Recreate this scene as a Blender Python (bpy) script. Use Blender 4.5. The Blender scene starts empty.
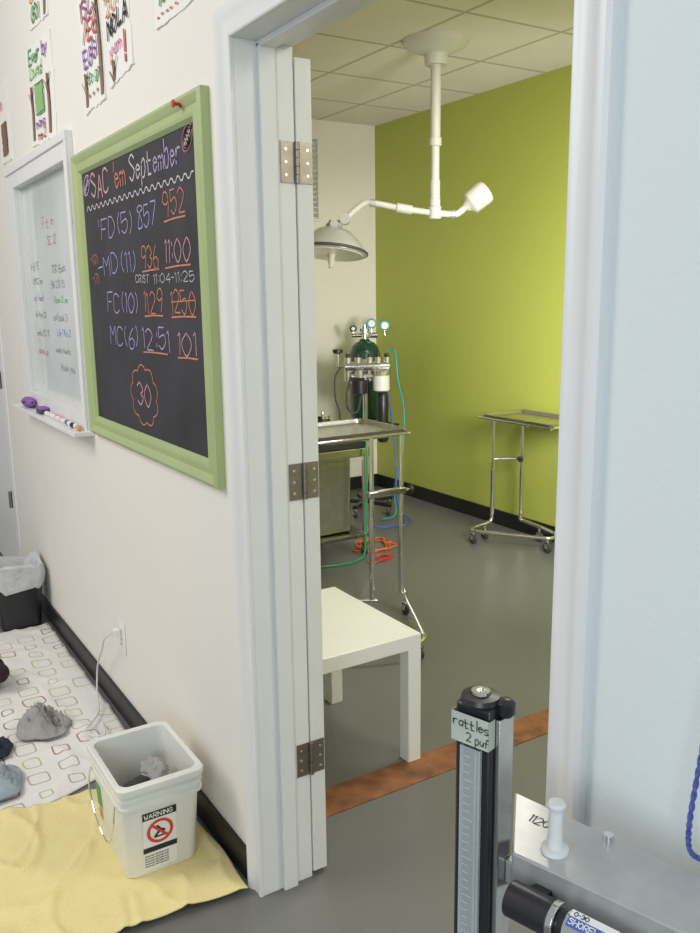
import bpy, bmesh, math, random
from mathutils import Vector, Matrix, noise
random.seed(4)
S=bpy.context.scene
COL=S.collection
try:
    S.view_settings.view_transform='Standard'
except Exception: pass

# ------------------------------------------------------------------ materials
def mat(name,col,rough=.5,metal=0.,var=.06,vscale=6.,bump=0.,bscale=60.,col2=None,trans=0.,coat=0.,alpha=1.):
    m=bpy.data.materials.new(name);m.use_nodes=True
    n=m.node_tree.nodes;l=m.node_tree.links;b=n['Principled BSDF']
    b.inputs['Roughness'].default_value=rough;b.inputs['Metallic'].default_value=metal
    b.inputs['Transmission Weight'].default_value=trans;b.inputs['Coat Weight'].default_value=coat
    b.inputs['Alpha'].default_value=alpha
    tc=n.new('ShaderNodeTexCoord');nz=n.new('ShaderNodeTexNoise');nz.inputs['Scale'].default_value=vscale;nz.inputs['Detail'].default_value=4
    l.new(tc.outputs['Object'],nz.inputs['Vector'])
    rp=n.new('ShaderNodeValToRGB');l.new(nz.outputs['Fac'],rp.inputs['Fac'])
    c2=col2 or tuple(c*(1-var*2) for c in col)
    rp.color_ramp.elements[0].position=.3;rp.color_ramp.elements[1].position=.7
    rp.color_ramp.elements[0].color=(*c2,1);rp.color_ramp.elements[1].color=(*col,1)
    l.new(rp.outputs['Color'],b.inputs['Base Color'])
    if bump:
        n2=n.new('ShaderNodeTexNoise');n2.inputs['Scale'].default_value=bscale;n2.inputs['Detail'].default_value=3
        l.new(tc.outputs['Object'],n2.inputs['Vector'])
        bp=n.new('ShaderNodeBump');bp.inputs['Strength'].default_value=bump;bp.inputs['Distance'].default_value=.01
        l.new(n2.outputs['Fac'],bp.inputs['Height']);l.new(bp.outputs['Normal'],b.inputs['Normal'])
    return m
def mnode(nt,op,a,b=None,c=None):
    x=nt.nodes.new('ShaderNodeMath');x.operation=op
    for i,v in enumerate((a,b,c)):
        if v is None: continue
        if isinstance(v,(int,float)): x.inputs[i].default_value=v
        else: nt.links.new(v,x.inputs[i])
    return x.outputs[0]
def sepobj(nt):
    tc=nt.nodes.new('ShaderNodeTexCoord');s=nt.nodes.new('ShaderNodeSeparateXYZ');nt.links.new(tc.outputs['Object'],s.inputs[0]);return s,tc
def tile_mat():
    m=mat('ceiling_tile',(.84,.80,.73),.9,var=.02,bump=.25,bscale=90)
    nt=m.node_tree;b=nt.nodes['Principled BSDF'];s,tc=sepobj(nt)
    fs=[]
    for ax,per,off in ((0,.61,.13),(1,.61,.30)):
        t=mnode(nt,'ADD',s.outputs[ax],off+61);t=mnode(nt,'DIVIDE',t,per);t=mnode(nt,'FRACT',t);t=mnode(nt,'SUBTRACT',t,.5);t=mnode(nt,'ABSOLUTE',t)
        fs.append(mnode(nt,'GREATER_THAN',t,.482))
    g=mnode(nt,'MAXIMUM',fs[0],fs[1])
    mx=nt.nodes.new('ShaderNodeMixRGB');nt.links.new(g,mx.inputs[0]);mx.inputs[2].default_value=(.54,.49,.42,1)
    src=b.inputs['Base Color'].links[0].from_socket;nt.links.new(src,mx.inputs[1]);nt.links.new(mx.outputs[0],b.inputs['Base Color'])
    return m
def blanket_mat():
    m=mat('printed_fleece',(.86,.84,.82),.95,var=.02,bump=.3,bscale=150)
    nt=m.node_tree;b=nt.nodes['Principled BSDF'];s,tc=sepobj(nt)
    src=b.inputs['Base Color'].links[0].from_socket
    per=.105
    u=mnode(nt,'DIVIDE',mnode(nt,'ADD',s.outputs[0],20.),per);v=mnode(nt,'DIVIDE',mnode(nt,'ADD',s.outputs[1],20.),per)
    row=mnode(nt,'FLOOR',v);u=mnode(nt,'ADD',u,mnode(nt,'MULTIPLY',row,.37))
    cu=mnode(nt,'FLOOR',u)
    cb=nt.nodes.new('ShaderNodeCombineXYZ');nt.links.new(cu,cb.inputs[0]);nt.links.new(row,cb.inputs[1])
    wn=nt.nodes.new('ShaderNodeTexWhiteNoise');wn.noise_dimensions='3D';nt.links.new(cb.outputs[0],wn.inputs['Vector'])
    size=mnode(nt,'MULTIPLY_ADD',wn.outputs['Value'],.22,.16)
    du=mnode(nt,'ABSOLUTE',mnode(nt,'SUBTRACT',mnode(nt,'FRACT',u),.5));dv=mnode(nt,'ABSOLUTE',mnode(nt,'SUBTRACT',mnode(nt,'FRACT',v),.5))
    p4=mnode(nt,'POWER',mnode(nt,'ADD',mnode(nt,'POWER',du,5.),mnode(nt,'POWER',dv,5.)),.2)
    d=mnode(nt,'ABSOLUTE',mnode(nt,'SUBTRACT',p4,size))
    line=mnode(nt,'LESS_THAN',d,.025)
    rp=nt.nodes.new('ShaderNodeValToRGB');rp.color_ramp.interpolation='CONSTANT'
    e=rp.color_ramp.elements;e[0].color=(.38,.23,.15,1);e[1].position=.3;e[1].color=(.66,.54,.38,1)
    x=e.new(.55);x.color=(.50,.55,.25,1);x=e.new(.8);x.color=(.46,.42,.40,1)
    sp=nt.nodes.new('ShaderNodeSeparateXYZ');nt.links.new(wn.outputs['Color'],sp.inputs[0]);nt.links.new(sp.outputs[1],rp.inputs[0])
    keep=mnode(nt,'GREATER_THAN',sp.outputs[2],.22);line=mnode(nt,'MULTIPLY',line,keep)
    mx=nt.nodes.new('ShaderNodeMixRGB');nt.links.new(line,mx.inputs[0]);nt.links.new(src,mx.inputs[1]);nt.links.new(rp.outputs[0],mx.inputs[2])
    nt.links.new(mx.outputs[0],b.inputs['Base Color'])
    return m
WALL=mat('wall_paint',(.82,.79,.735),.75,var=.012,vscale=2,bump=.08,bscale=120)
WALLB=mat('wall_paint_daylight_tint',(.74,.79,.79),.75,var=.012,vscale=2,bump=.08,bscale=120)  # same paint as the left wall, with cool daylight tinted into the colour
WHITEW=mat('cream_wall_paint',(.84,.81,.74),.75,var=.015,vscale=2,bump=.08,bscale=120)
GREENW=mat('lime_wall_paint',(.43,.475,.090),.5,var=.02,vscale=1.5,bump=.08,bscale=120)
TRIM=mat('trim_gloss_paint',(.81,.81,.80),.35,var=.02)
DOORM=mat('door_paint',(.78,.775,.75),.4,var=.02)
FLOOR=mat('grey_vinyl',(.172,.170,.168),.30,var=.06,vscale=1.2,bump=.05,bscale=8)
BASEB=mat('black_vinyl_base',(.012,.012,.012),.45)
STRIP=mat('worn_orange_adhesive',(.34,.13,.05),.6,var=.3,vscale=14,bump=.3,bscale=30)
CEIL=tile_mat()
STEEL=mat('brushed_steel',(.62,.61,.59),.22,1.,var=.08,vscale=20)
DSTEEL=mat('dark_steel',(.36,.355,.35),.2,1.,var=.2,vscale=6)
LAMPD=mat('lamp_dish_metal',(.60,.59,.55),.3,.25,var=.05,vscale=10)
CHROME=mat('chrome',(.78,.78,.78),.12,1.,var=.03)
BRASS=mat('hinge_nickel',(.34,.31,.27),.38,1.,var=.1,vscale=40)
BLACK=mat('black_plastic',(.02,.02,.022),.35)
RUBBER=mat('grey_rubber',(.06,.06,.06),.6)
WPL=mat('white_plastic',(.84,.83,.80),.3,var=.02)
LAMPW=mat('lamp_enamel',(.66,.645,.59),.35,var=.02)
LAMPG=mat('lamp_glass',(.85,.82,.70),.15,var=.03,coat=.5)
LACK=mat('white_laminate',(.86,.85,.83),.25,var=.01)
BUCK=mat('bucket_plastic',(.82,.82,.77),.4,var=.03)
GREYC=mat('grey_cloth',(.44,.425,.41),.95,var=.10,vscale=25,bump=.5,bscale=220)
DGREY=mat('dark_grey_cloth',(.10,.105,.11),.95,var=.2,vscale=25,bump=.6,bscale=160)
NAVY=mat('navy_cloth',(.035,.04,.07),.95,var=.2,vscale=25,bump=.5,bscale=220)
PBLUE=mat('pale_blue_cloth',(.42,.48,.54),.95,var=.1,vscale=25,bump=.5,bscale=220)
BROWN=mat('brown_plush',(.06,.035,.03),.98,var=.3,vscale=40,bump=.8,bscale=200)
TOWEL=mat('yellow_terry',(.97,.84,.42),.98,var=.03,vscale=18,bump=.6,bscale=320,col2=(.94,.79,.36))
BLANK=blanket_mat()
BAG=mat('whitish_bin_bag',(.66,.67,.68),.4,var=.12,vscale=14,bump=.9,bscale=22)
LIME=mat('lime_frame_paint',(.42,.50,.23),.4,var=.04)
SLATE=mat('chalkboard_slate',(.026,.024,.028),.7,var=.35,vscale=5,col2=(.045,.042,.050))
def chalk(n,c): return mat(n,c,.95,var=.25,vscale=90,col2=tuple(x*.6 for x in c))
C_W=chalk('white_chalk',(.66,.63,.66));C_P=chalk('pink_chalk',(.72,.38,.46));C_B=chalk('blue_chalk',(.42,.44,.78));C_O=chalk('orange_chalk',(.72,.27,.16));C_L=chalk('lilac_chalk',(.52,.41,.68));C_T=chalk('football_chalk',(.30,.17,.17))
PAPER=mat('paper',(.84,.83,.79),.85,var=.02)
def ink(n,c): return mat(n,c,.7,var=.1,vscale=60)
I_R=ink('red_ink',(.60,.12,.10));I_G=ink('green_ink',(.14,.42,.16));I_LG=ink('light_green_ink',(.34,.60,.22));I_P=ink('purple_ink',(.30,.13,.45));I_O=ink('orange_ink',(.75,.38,.15));I_K=ink('black_ink',(.02,.02,.02));I_BR=ink('brown_ink',(.28,.16,.10));I_B=ink('blue_ink',(.08,.15,.55));I_PK=ink('pink_ink',(.82,.28,.45));I_M=ink('mauve_ink',(.38,.12,.22));I_GY=ink('grey_ink',(.24,.24,.26))
GLASSB=mat('pane_painted_reflections',(.82,.85,.82),.05,var=.08,vscale=1.7,coat=.8,col2=(.48,.53,.50))  # uneven grey-green reflections are put into the pane colour by noise
GREENC=mat('dark_green_cylinder_paint',(.010,.065,.038),.2,var=.1,coat=.5)
TEAL=mat('teal_hose',(.03,.36,.38),.35)
GRNH=mat('green_hose',(.03,.30,.12),.35)
BLUEH=mat('blue_hose',(.05,.12,.45),.35)
ORC=mat('orange_cable',(.80,.18,.04),.4)
REDC=mat('red_cable',(.60,.04,.03),.4)
CORD=mat('white_cord',(.75,.75,.73),.4)
TAPE=mat('masking_tape',(.52,.57,.48),.7,var=.08,vscale=30)
ACRY=mat('clear_acrylic',(.75,.8,.82),.08,alpha=.30)
PGREY=mat('silver_machine_metal',(.56,.56,.55),.40,.5,var=.06,vscale=40)
BCORD=mat('blue_braided_cord',(.02,.035,.26),.6,var=.3,vscale=150,col2=(.12,.16,.42))
RINGW=mat('red_warning_print',(.75,.05,.04),.5)

# ------------------------------------------------------------------ geometry builder
WP={}
class G:
    def __init__(s): s.bm=bmesh.new();s.m=[]
    def mi(s,m):
        if m not in s.m: s.m.append(m)
        return s.m.index(m)
    def _f(s,vs,i):
        try:
            f=s.bm.faces.new(vs);f.material_index=i;return f
        except ValueError: return None
    def box(s,lo,hi,m,R=None,c=None):
        i=s.mi(m);v=[]
        for x in (lo[0],hi[0]):
            for y in (lo[1],hi[1]):
                for z in (lo[2],hi[2]):
                    p=Vector((x,y,z))
                    if R is not None: p=R@(p-Vector(c))+Vector(c)
                    v.append(s.bm.verts.new(p))
        for a in ((0,1,3,2),(4,6,7,5),(0,4,5,1),(2,3,7,6),(0,2,6,4),(1,5,7,3)): s._f([v[k] for k in a],i)
        return s
    def prism(s,pts,z0,z1,m,pts2=None):
        i=s.mi(m);pts2=pts2 or pts
        a=[s.bm.verts.new((p[0],p[1],z0)) for p in pts];b=[s.bm.verts.new((p[0],p[1],z1)) for p in pts2]
        n=len(pts);s._f(a[::-1],i);s._f(b,i)
        for k in range(n): s._f([a[k],a[(k+1)%n],b[(k+1)%n],b[k]],i)
        return s
    def frame(s,ax):
        ax=Vector(ax).normalized();t=Vector((0,0,1)) if abs(ax.z)<.9 else Vector((1,0,0))
        u=ax.cross(t).normalized();return u,ax.cross(u).normalized(),ax
    def lathe(s,prof,o,ax,m,n=28,cap=True):
        i=s.mi(m);u,v,w=s.frame(ax);o=Vector(o);rs=[]
        for r,z in prof:
            r=max(r,.0003)
            rs.append([s.bm.verts.new(o+w*z+(u*math.cos(2*math.pi*k/n)+v*math.sin(2*math.pi*k/n))*r) for k in range(n)])
        for a,b in zip(rs,rs[1:]):
            for k in range(n): s._f([a[k],a[(k+1)%n],b[(k+1)%n],b[k]],i)
        if cap: s._f(rs[0][::-1],i);s._f(rs[-1],i)
        return s
    def cyl(s,a,b,r,m,r1=None,n=20):
        a=Vector(a);b=Vector(b);return s.lathe([(r,0),(r if r1 is None else r1,(b-a).length)],a,b-a,m,n)
    def ball(s,c,r,m,n=20,ax=(0,0,1)):
        if isinstance(r,(int,float)): r=(r,r)
        pr=[(r[0]*math.sin(math.pi*k/10),-r[1]*math.cos(math.pi*k/10)) for k in range(11)]
        return s.lathe(pr,c,ax,m,n)
    def tube(s,pts,r,m,n=10,smooth=True,closed=False,seg=6):
        P=[Vector(p) for p in pts]
        if smooth and len(P)>2: P=catmull(P,seg,closed)
        i=s.mi(m);rings=[];nv=None
        for k,p in enumerate(P):
            if closed: t=(P[(k+1)%len(P)]-P[k-1])
            else: t=P[min(k+1,len(P)-1)]-P[max(k-1,0)]
            t.normalize()
            if nv is None: nv=s.frame(t)[0]
            else:
                nv=nv-t*nv.dot(t)
                nv.normalize()
            b=t.cross(nv)
            rings.append([s.bm.verts.new(p+(nv*math.cos(2*math.pi*j/n)+b*math.sin(2*math.pi*j/n))*r) for j in range(n)])
        q=list(zip(rings,rings[1:]))
        if closed: q.append((rings[-1],rings[0]))
        for a,b in q:
            for j in range(n): s._f([a[j],a[(j+1)%n],b[(j+1)%n],b[j]],i)
        if not closed: s._f(rings[0][::-1],i);s._f(rings[-1],i)
        return s
    def stroke(s,pts,o,u,v,w,m):
        i=s.mi(m);o=Vector(o);u=Vector(u);v=Vector(v);Q=[]
        for a in pts:
            a=Vector((a[0],a[1]))
            if not Q or (a-Q[-1]).length>1e-5: Q.append(a)
        if len(Q)<2: return s
        d0=(Q[1]-Q[0]).normalized();d1=(Q[-1]-Q[-2]).normalized();Q[0]=Q[0]-d0*w*.35;Q[-1]=Q[-1]+d1*w*.35
        L=[];n=len(Q)
        for k in range(n):
            ta=(Q[k]-Q[k-1]).normalized() if k>0 else (Q[1]-Q[0]).normalized()
            tb=(Q[k+1]-Q[k]).normalized() if k<n-1 else ta
            if ta.dot(tb)<-.2:
                for t in (ta,tb):
                    e=t*w*.35*(1 if t is ta else -1);nn=Vector((-t.y,t.x))*w/2;L.append((Q[k]+e-nn,Q[k]+e+nn,t is tb))
            else:
                t=(ta+tb).normalized();c=max(.5,t.dot(ta));nn=Vector((-t.y,t.x))*w/2/c;L.append((Q[k]-nn,Q[k]+nn,False))
        V=[(s.bm.verts.new(o+u*a.x+v*a.y),s.bm.verts.new(o+u*b.x+v*b.y),f) for a,b,f in L]
        for A,B in zip(V,V[1:]):
            if B[2]: continue
            s._f([A[0],B[0],B[1],A[1]],i)
        return s
    def text(s,t,o,u,v,h,w,m,sp=1.,wd=.62,jit=.03,slant=0.):
        x=0
        for ch in t:
            g=GL.get(ch)
            if g is None: x+=h*wd*.7;continue
            dy=random.uniform(-jit,jit)*h;mx=0;sl=random.uniform(-jit,jit)*2+slant
            for st in g:
                for a,b in st: mx=max(mx,a)
                pts=[(x+(a/4*h*wd)+sl*b/6*h,dy+b/6*h) for a,b in st]
                s.stroke(pts,o,u,v,w,m)
            x+=(mx/4*h*wd)+h*wd*.32*sp
        return x
    def textfit(s,t,x0,x1,y,z,h,w,m,jit=.04):
        tot=0
        for ch in t:
            g=GL.get(ch)
            if g is None: tot+=.7;continue
            tot+=max(a for st in g for a,b in st)/4+.32
        s.text(t,(x0,y,z),UX,UZ,h,w,m,wd=(x1-x0)/(h*(tot-.32)),jit=jit)
    def make(s,name,parent=None,loc=None,bevel=0.,label=None,cat=None,kind=None,smooth=True,ang=40,group=None,sol=0.):
        if smooth is not None: bmesh.ops.recalc_face_normals(s.bm,faces=s.bm.faces)
        vs=[v.co.copy() for v in s.bm.verts]
        if loc is None:
            lo=Vector([min(v[k] for v in vs) for k in range(3)]);hi=Vector([max(v[k] for v in vs) for k in range(3)])
            loc=Vector(((lo.x+hi.x)/2,(lo.y+hi.y)/2,lo.z))
        loc=Vector(loc)
        for v in s.bm.verts: v.co-=loc
        me=bpy.data.meshes.new(name);s.bm.to_mesh(me);s.bm.free()
        for m in s.m: me.materials.append(m)
        if smooth:
            me.polygons.foreach_set('use_smooth',[True]*len(me.polygons));me.set_sharp_from_angle(angle=math.radians(ang))
        o=bpy.data.objects.new(name,me);COL.objects.link(o);WP[o.name]=loc
        if parent is not None:
            o.parent=parent;o.location=loc-WP[parent.name]
        else: o.location=loc
        if bevel:
            b=o.modifiers.new('b','BEVEL');b.width=bevel;b.segments=2;b.limit_method='ANGLE';b.angle_limit=math.radians(40)
        if sol:
            b=o.modifiers.new('s','SOLIDIFY');b.thickness=sol;b.offset=1
        if label: o['label']=label
        if cat: o['category']=cat
        if kind: o['kind']=kind
        if group: o['group']=group
        return o
def thing(name,loc,label,cat,group=None):
    e=bpy.data.objects.new(name,None);e.empty_display_size=.05;COL.objects.link(e);e.location=loc;WP[e.name]=Vector(loc)
    e['label']=label;e['category']=cat
    if group: e['group']=group
    return e
def catmull(P,seg=6,closed=False):
    n=len(P);out=[]
    rng=range(n if closed else n-1)
    for k in rng:
        if closed: a,b,c,d=P[k-1],P[k],P[(k+1)%n],P[(k+2)%n]
        else: a,b,c,d=P[max(k-1,0)],P[k],P[k+1],P[min(k+2,n-1)]
        for j in range(seg):
            t=j/seg
            out.append(.5*((2*b)+(c-a)*t+(2*a-5*b+4*c-d)*t*t+(3*b-a-3*c+d)*t**3))
    if not closed: out.append(P[-1])
    return out
RAW={'A':"00 26 40;12 32",'B':"00 06;~06 26 45 33 03;~03 33 42 30 00",'C':"~45 26 05 01 20 41",'D':"00 06;~06 26 44 42 20 00",'E':"46 06 00 40;03 33",
'F':"00 06 46;03 33",'G':"~45 26 04 02 20 41 43;43 23",'H':"00 06;40 46;03 43",'I':"10 16",'J':"~36 31 10 01",'K':"00 06;46 02;13 40",'L':"06 00 40",'M':"00 06 23 46 40",
'N':"00 06 40 46",'O':"~26 04 02 20 42 44 26",'P':"00 06;~06 36 45 43 02",'Q':"~26 04 02 20 42 44 26;31 40",'R':"00 06;~06 36 45 33 03;13 40",'S':"~45 26 05 14 33 42 20 01",'T':"06 46;26 20",
'U':"~06 01 20 41 46",'V':"06 20 46",'W':"06 10 23 30 46",'X':"00 46;06 40",'Y':"06 23 46;23 20",'Z':"06 46 00 40",
'0':"~26 04 02 20 42 44 26",'1':"05 16 10",'2':"~05 26 44 00;00 40",'3':"~05 26 44 23;~23 42 20 01",'4':"36 02 42;30 36",'5':"36 06 03;~03 34 42 20 01",'6':"~36 14 02 10 30 42 23 02",
'7':"06 46 10",'8':"~24 05 16 36 45 24 11 10 30 41 24",'9':"~44 23 04 16 36 44 30",
'a':"~33 13 01 10 31;33 30",'b':"06 00;~03 24 32 20 00",'c':"~33 13 02 10 31",'d':"36 30;~33 13 01 10 31",'e':"~02 32 23 13 02 10 31",'f':"~36 15 10;03 23",'g':"~33 13 01 10 31;~33 3y 0y",
'h':"06 00;~02 24 32 30",'i':"10 13;15 15",'k':"06 00;33 02 30",'l':"16 10",'m':"03 00;~02 13 22 20;~22 33 42 40",'n':"03 00;~02 13 32 30",'o':"~14 02 10 32 14",'p':"03 0z;~03 24 32 20 00",
'r':"03 00;~01 13 33",'s':"~33 13 02 31 20 00",'t':"15 10 30;03 33",'u':"~03 01 20 33;33 30",'w':"03 10 22 30 43",'y':"03 11;33 0z",'v':"03 10 33",
'(':"~26 14 12 20",')':"~06 14 12 00",'-':"03 23",':':"11 12;14 15",'.':"10 11",'!':"16 12;10 11","'":"16 14",'/':"00 36",'?':"~05 16 35 23 22;20 21",'=':"02 32;04 34",'*':"13 33;22 24"}
def _c(ch): return {'y':-1,'z':-2}.get(ch,None) if not ch.isdigit() else int(ch)
GL={}
for k,v in RAW.items():
    L=[]
    for st in v.split(';'):
        sm=st.startswith('~');st=st.lstrip('~');P=[(_c(p[0]),_c(p[1])) for p in st.split()]
        if sm: P=[tuple(q)[:2] for q in catmull([Vector((a,b,0)) for a,b in P],5)]
        L.append(P)
    GL[k]=L
GL[' ']=None
def struct(g,name,bevel=0.,smooth=False,ang=30): return g.make(name,kind='structure',bevel=bevel,smooth=smooth,ang=ang)
UX=Vector((1,0,0));UZ=Vector((0,0,1))

# ------------------------------------------------------------------ room shell
T=.145
g=G();g.box((-7,-4.5,-.1),(2.2,3.1,0),FLOOR);struct(g,'floor')
g=G();g.box((-7,0,0),(-5.72,T,3.2),WALL).box((-5.72,0,2.07),(-4.8,T,3.2),WALL)
g.box((-4.8,0,0),(-4.06,T,3.2),WALL).box((-4.06,0,0),(-3.16,T,1.12),WALL).box((-4.06,0,2.02),(-3.16,T,3.2),WALL)
g.box((-3.16,0,0),(-1.81,T,3.2),WALL).box((-1.81,0,2.09),(-.77,T,3.2),WALL);struct(g,'wall_left')
g=G();g.box((-.77,0,0),(2.2,T,3.2),WALLB);struct(g,'wall_right')
g=G();g.box((-5.85,T,0),(-5.7,3.1,2.9),WHITEW);struct(g,'wall_far')
g=G();g.box((-5.7,2.98,0),(.6,3.1,2.9),GREENW);struct(g,'wall_back')
g=G();g.box((.6,T,0),(.72,3.1,2.9),WHITEW);struct(g,'wall_near')
g=G();g.box((-5.7,T,2.8),(.6,2.98,2.88),CEIL);o=struct(g,'ceiling')
g=G();g.box((-2.12,T,.0),(-1.99,2.965,.003),STRIP);struct(g,'trim_1')
g=G();g.box((-4.70,-.012,0),(-1.842,0,.09),BASEB);struct(g,'baseboard_left',.002)
g=G();g.box((-.728,-.012,0),(2.2,0,.09),BASEB);struct(g,'baseboard_right',.002)
g=G();g.box((-5.7,2.966,0),(.6,2.98,.1),BASEB);struct(g,'baseboard_back',.002)
g=G();g.box((-5.7,T,0),(-5.688,2.966,.1),BASEB);struct(g,'baseboard_far',.002)
def moulding(name,xl,xr,zt,prof):
    g=G();i=g.mi(TRIM);loops=[]
    for d,y in prof: loops.append([g.bm.verts.new(p) for p in ((xl-d,y,0),(xl-d,y,zt+d),(xr+d,y,zt+d),(xr+d,y,0))])
    for a,b in zip(loops,loops[1:]):
        for k in range(3): g._f([a[k],a[k+1],b[k+1],b[k]],i)
    for e in (0,3): g._f([l[e] for l in loops],i)
    return struct(g,name,smooth=True,ang=30)
moulding('trim_2',-1.785,-.797,2.075,[(0,0),(0,-.008),(.003,-.010),(.012,-.010),(.017,-.008),(.036,-.010),(.044,-.015),(.052,-.018),(.060,-.018),(.0665,-.014),(.0665,0)])
g=G();g.box((-1.81,0,0),(-1.785,T,2.09),TRIM).box((-1.785,.055,0),(-1.772,.095,2.07),TRIM);struct(g,'trim_5',.002)
g=G();g.box((-.797,0,0),(-.77,T,2.09),TRIM).box((-.810,.055,0),(-.797,.095,2.07),TRIM);struct(g,'trim_6',.002)
g=G();g.box((-1.785,0,2.075),(-.797,T,2.09),TRIM).box((-1.785,.055,2.062),(-.797,.095,2.075),TRIM);struct(g,'trim_7',.002)
g=G();g.box((-2.69,T+.004,.012),(-1.785,T+.046,2.055),DOORM);door=struct(g,'door_1',.002)
def hinge(x,z,par,y0,y1,sx=1):
    g=G();g.box((x,y0,z-.045),(x+.003*sx,(y0+y1)/2-.002,z+.045),BRASS);g.box((x,(y0+y1)/2+.002,z-.045),(x+.003*sx,y1,z+.045),BRASS)
    for k in range(5): g.cyl((x+.006*sx,(y0+y1)/2,z-.045+k*.018+.0007),(x+.006*sx,(y0+y1)/2,z-.045+(k+1)*.018-.0007),.006,BRASS,n=12)
    for yy in (y0+.012,y1-.012):
        for dz in (-.028,0,.028): g.cyl((x+.003*sx,yy,z+dz),(x+.0042*sx,yy,z+dz),.0035,CHROME,n=10)
    o=g.make('hinge',parent=par)
for z in (1.83,1.09,.35): hinge(-1.7845,z,door,.107,.187)
g=G();g.box((-5.71,.0,.01),(-4.81,.04,2.05),DOORM);d2=struct(g,'door_2',.002)
for z in (1.83,1.12,.47):
    g=G();g.box((-4.85,-.004,z-.045),(-4.79,.0,z+.045),BRASS);g.cyl((-4.805,-.018,z-.045),(-4.805,-.018,z+.045),.010,BRASS);g.make('hinge',parent=d2)
g=G();g.box((-4.79,-.012,0),(-4.71,0,2.14),TRIM).box((-5.8,-.012,2.07),(-4.79,0,2.14),TRIM).box((-5.8,-.012,0),(-5.72,0,2.07),TRIM);struct(g,'trim_8',.003)
# window
g=G();g.box((-4.17,-.02,1.06),(-4.05,.0,2.1),TRIM).box((-3.17,-.02,1.06),(-3.1,0,2.1),TRIM).box((-4.05,-.02,2.01),(-3.17,0,2.1),TRIM).box((-4.05,-.02,1.06),(-3.17,0,1.13),TRIM)
g.box((-4.06,0,1.13),(-4.05,.10,2.01),TRIM).box((-3.17,0,1.13),(-3.16,.10,2.01),TRIM).box((-4.05,0,2.01),(-3.17,.10,2.02),TRIM).box((-4.05,0,1.12),(-3.17,.10,1.13),TRIM)
g.box((-4.17,-.028,2.07),(-3.1,-.02,2.1),TRIM).box((-3.125,-.028,1.06),(-3.1,-.02,2.07),TRIM)
win=struct(g,'window_1',.002)
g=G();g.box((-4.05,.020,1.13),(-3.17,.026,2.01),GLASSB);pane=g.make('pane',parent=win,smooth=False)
g=G();YP=.0192
for t,x,z,h,m in (("Fit in",-3.72,1.82,.045,I_R),("SC 12",-3.66,1.75,.035,I_R),("A B TE",-4.0,1.66,.03,I_GY),("IVMC2 am",-3.98,1.60,.025,I_GY),("1130 Buds",-3.62,1.64,.03,I_GY),("BW 2.8 1.5",-3.65,1.58,.028,I_GY),("Rose 12 am",-3.62,1.52,.026,I_G),("no feed",-3.98,1.53,.03,I_P),("ok 4pm 20",-3.98,1.46,.025,I_GY),("call back 3",-3.66,1.45,.028,I_GY),("Lily 1 Kit 2",-3.62,1.39,.026,I_B),("meds 8 2 8",-3.98,1.38,.026,I_GY),("wash towels",-3.66,1.32,.026,I_GY),("stock up",-3.98,1.30,.028,I_R),("thank you",-3.60,1.25,.03,I_GY)):
    g.text(t,(x,YP,z),UX,UZ,h,.0024,m,jit=.08,wd=.8)
g.make('marker_writing',parent=pane,smooth=False)
g=G();g.box((-4.17,-.075,1.045),(-3.09,-.0,1.062),TRIM);struct(g,'trim_9',.003)
for x,z,m,q in ((-3.27,1.93,I_PK,1.5),(-3.25,1.81,WPL,1.2),(-3.26,1.74,I_K,.9)):
    g=G()
    for k in range(5):
        a=k*1.2566;g.cyl((x+.018*q*math.cos(a),.0165,z+.018*q*math.sin(a)),(x+.018*q*math.cos(a),.0195,z+.018*q*math.sin(a)),.015*q,m,n=12)
    g.cyl((x,.013,z),(x,.0195,z),.012*q,WPL if m is not WPL else I_PK,n=12)
    g.make('flower_magnet',label='small paper flower decoration stuck on the window pane',cat='decoration',group='decorations on the window pane')
# wall vent
e=thing('wall_vent',(-5.7,2.33,2.1),'white louvred metal vent high on the cream wall','vent')
g=G();g.box((-5.7,2.18,2.08),(-5.68,2.48,2.10),TRIM).box((-5.7,2.18,2.66),(-5.68,2.48,2.68),TRIM).box((-5.7,2.18,2.1),(-5.68,2.2,2.66),TRIM).box((-5.7,2.46,2.1),(-5.68,2.48,2.66),TRIM);g.make('vent_frame',parent=e,bevel=.002)
g=G()
for k in range(15):
    z=2.115+k*.037;g.box((-5.698,2.2,z),(-5.684,2.46,z+.022),PGREY,R=Matrix.Rotation(.4,3,'Y'),c=(-5.69,2.33,z+.01))
g.make('louvre_slats',parent=e)

# ------------------------------------------------------------------ chalkboard
e=thing('chalkboard',(-2.487,0,1.065),'black chalkboard in a lime green wooden frame with coloured chalk lists','chalkboard')
x0,x1,z0,z1=-3.05,-1.92,1.065,2.005;w=.065
g=G();i=g.mi(LIME)
prof=[(0,0),(0,-.022),(.010,-.028),(.022,-.024),(.030,-.018),(.048,-.022),(.056,-.020),(w,-.010),(w,0)]
loops=[]
for d,y in prof: loops.append([g.bm.verts.new(p) for p in ((x0+d,y,z0+d),(x1-d,y,z0+d),(x1-d,y,z1-d),(x0+d,y,z1-d))])
for a,b in zip(loops,loops[1:]):
    for k in range(4): g._f([a[k],a[(k+1)%4],b[(k+1)%4],b[k]],i)
g.make('board_frame',parent=e,ang=25)
g=G();g.box((x0+w,-.008,z0+w),(x1-w,-.001,z1-w),SLATE);bd=g.make('slate_panel',parent=e,smooth=False)
g=G();Y=-.0092
def TF(t,x0,x1,z,h,m,w=.0040,jit=.07): g.textfit(t,x0,x1,Y,z,h,w,m,jit)
TF("SAC",-2.88,-2.70,1.852,.072,C_P,.007);TF("'em",-2.655,-2.53,1.855,.078,C_O,.006);TF("Sept",-2.49,-2.31,1.862,.070,C_W,.0055,.02);TF("ember",-2.29,-2.095,1.862,.070,C_L,.0055,.02)
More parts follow.
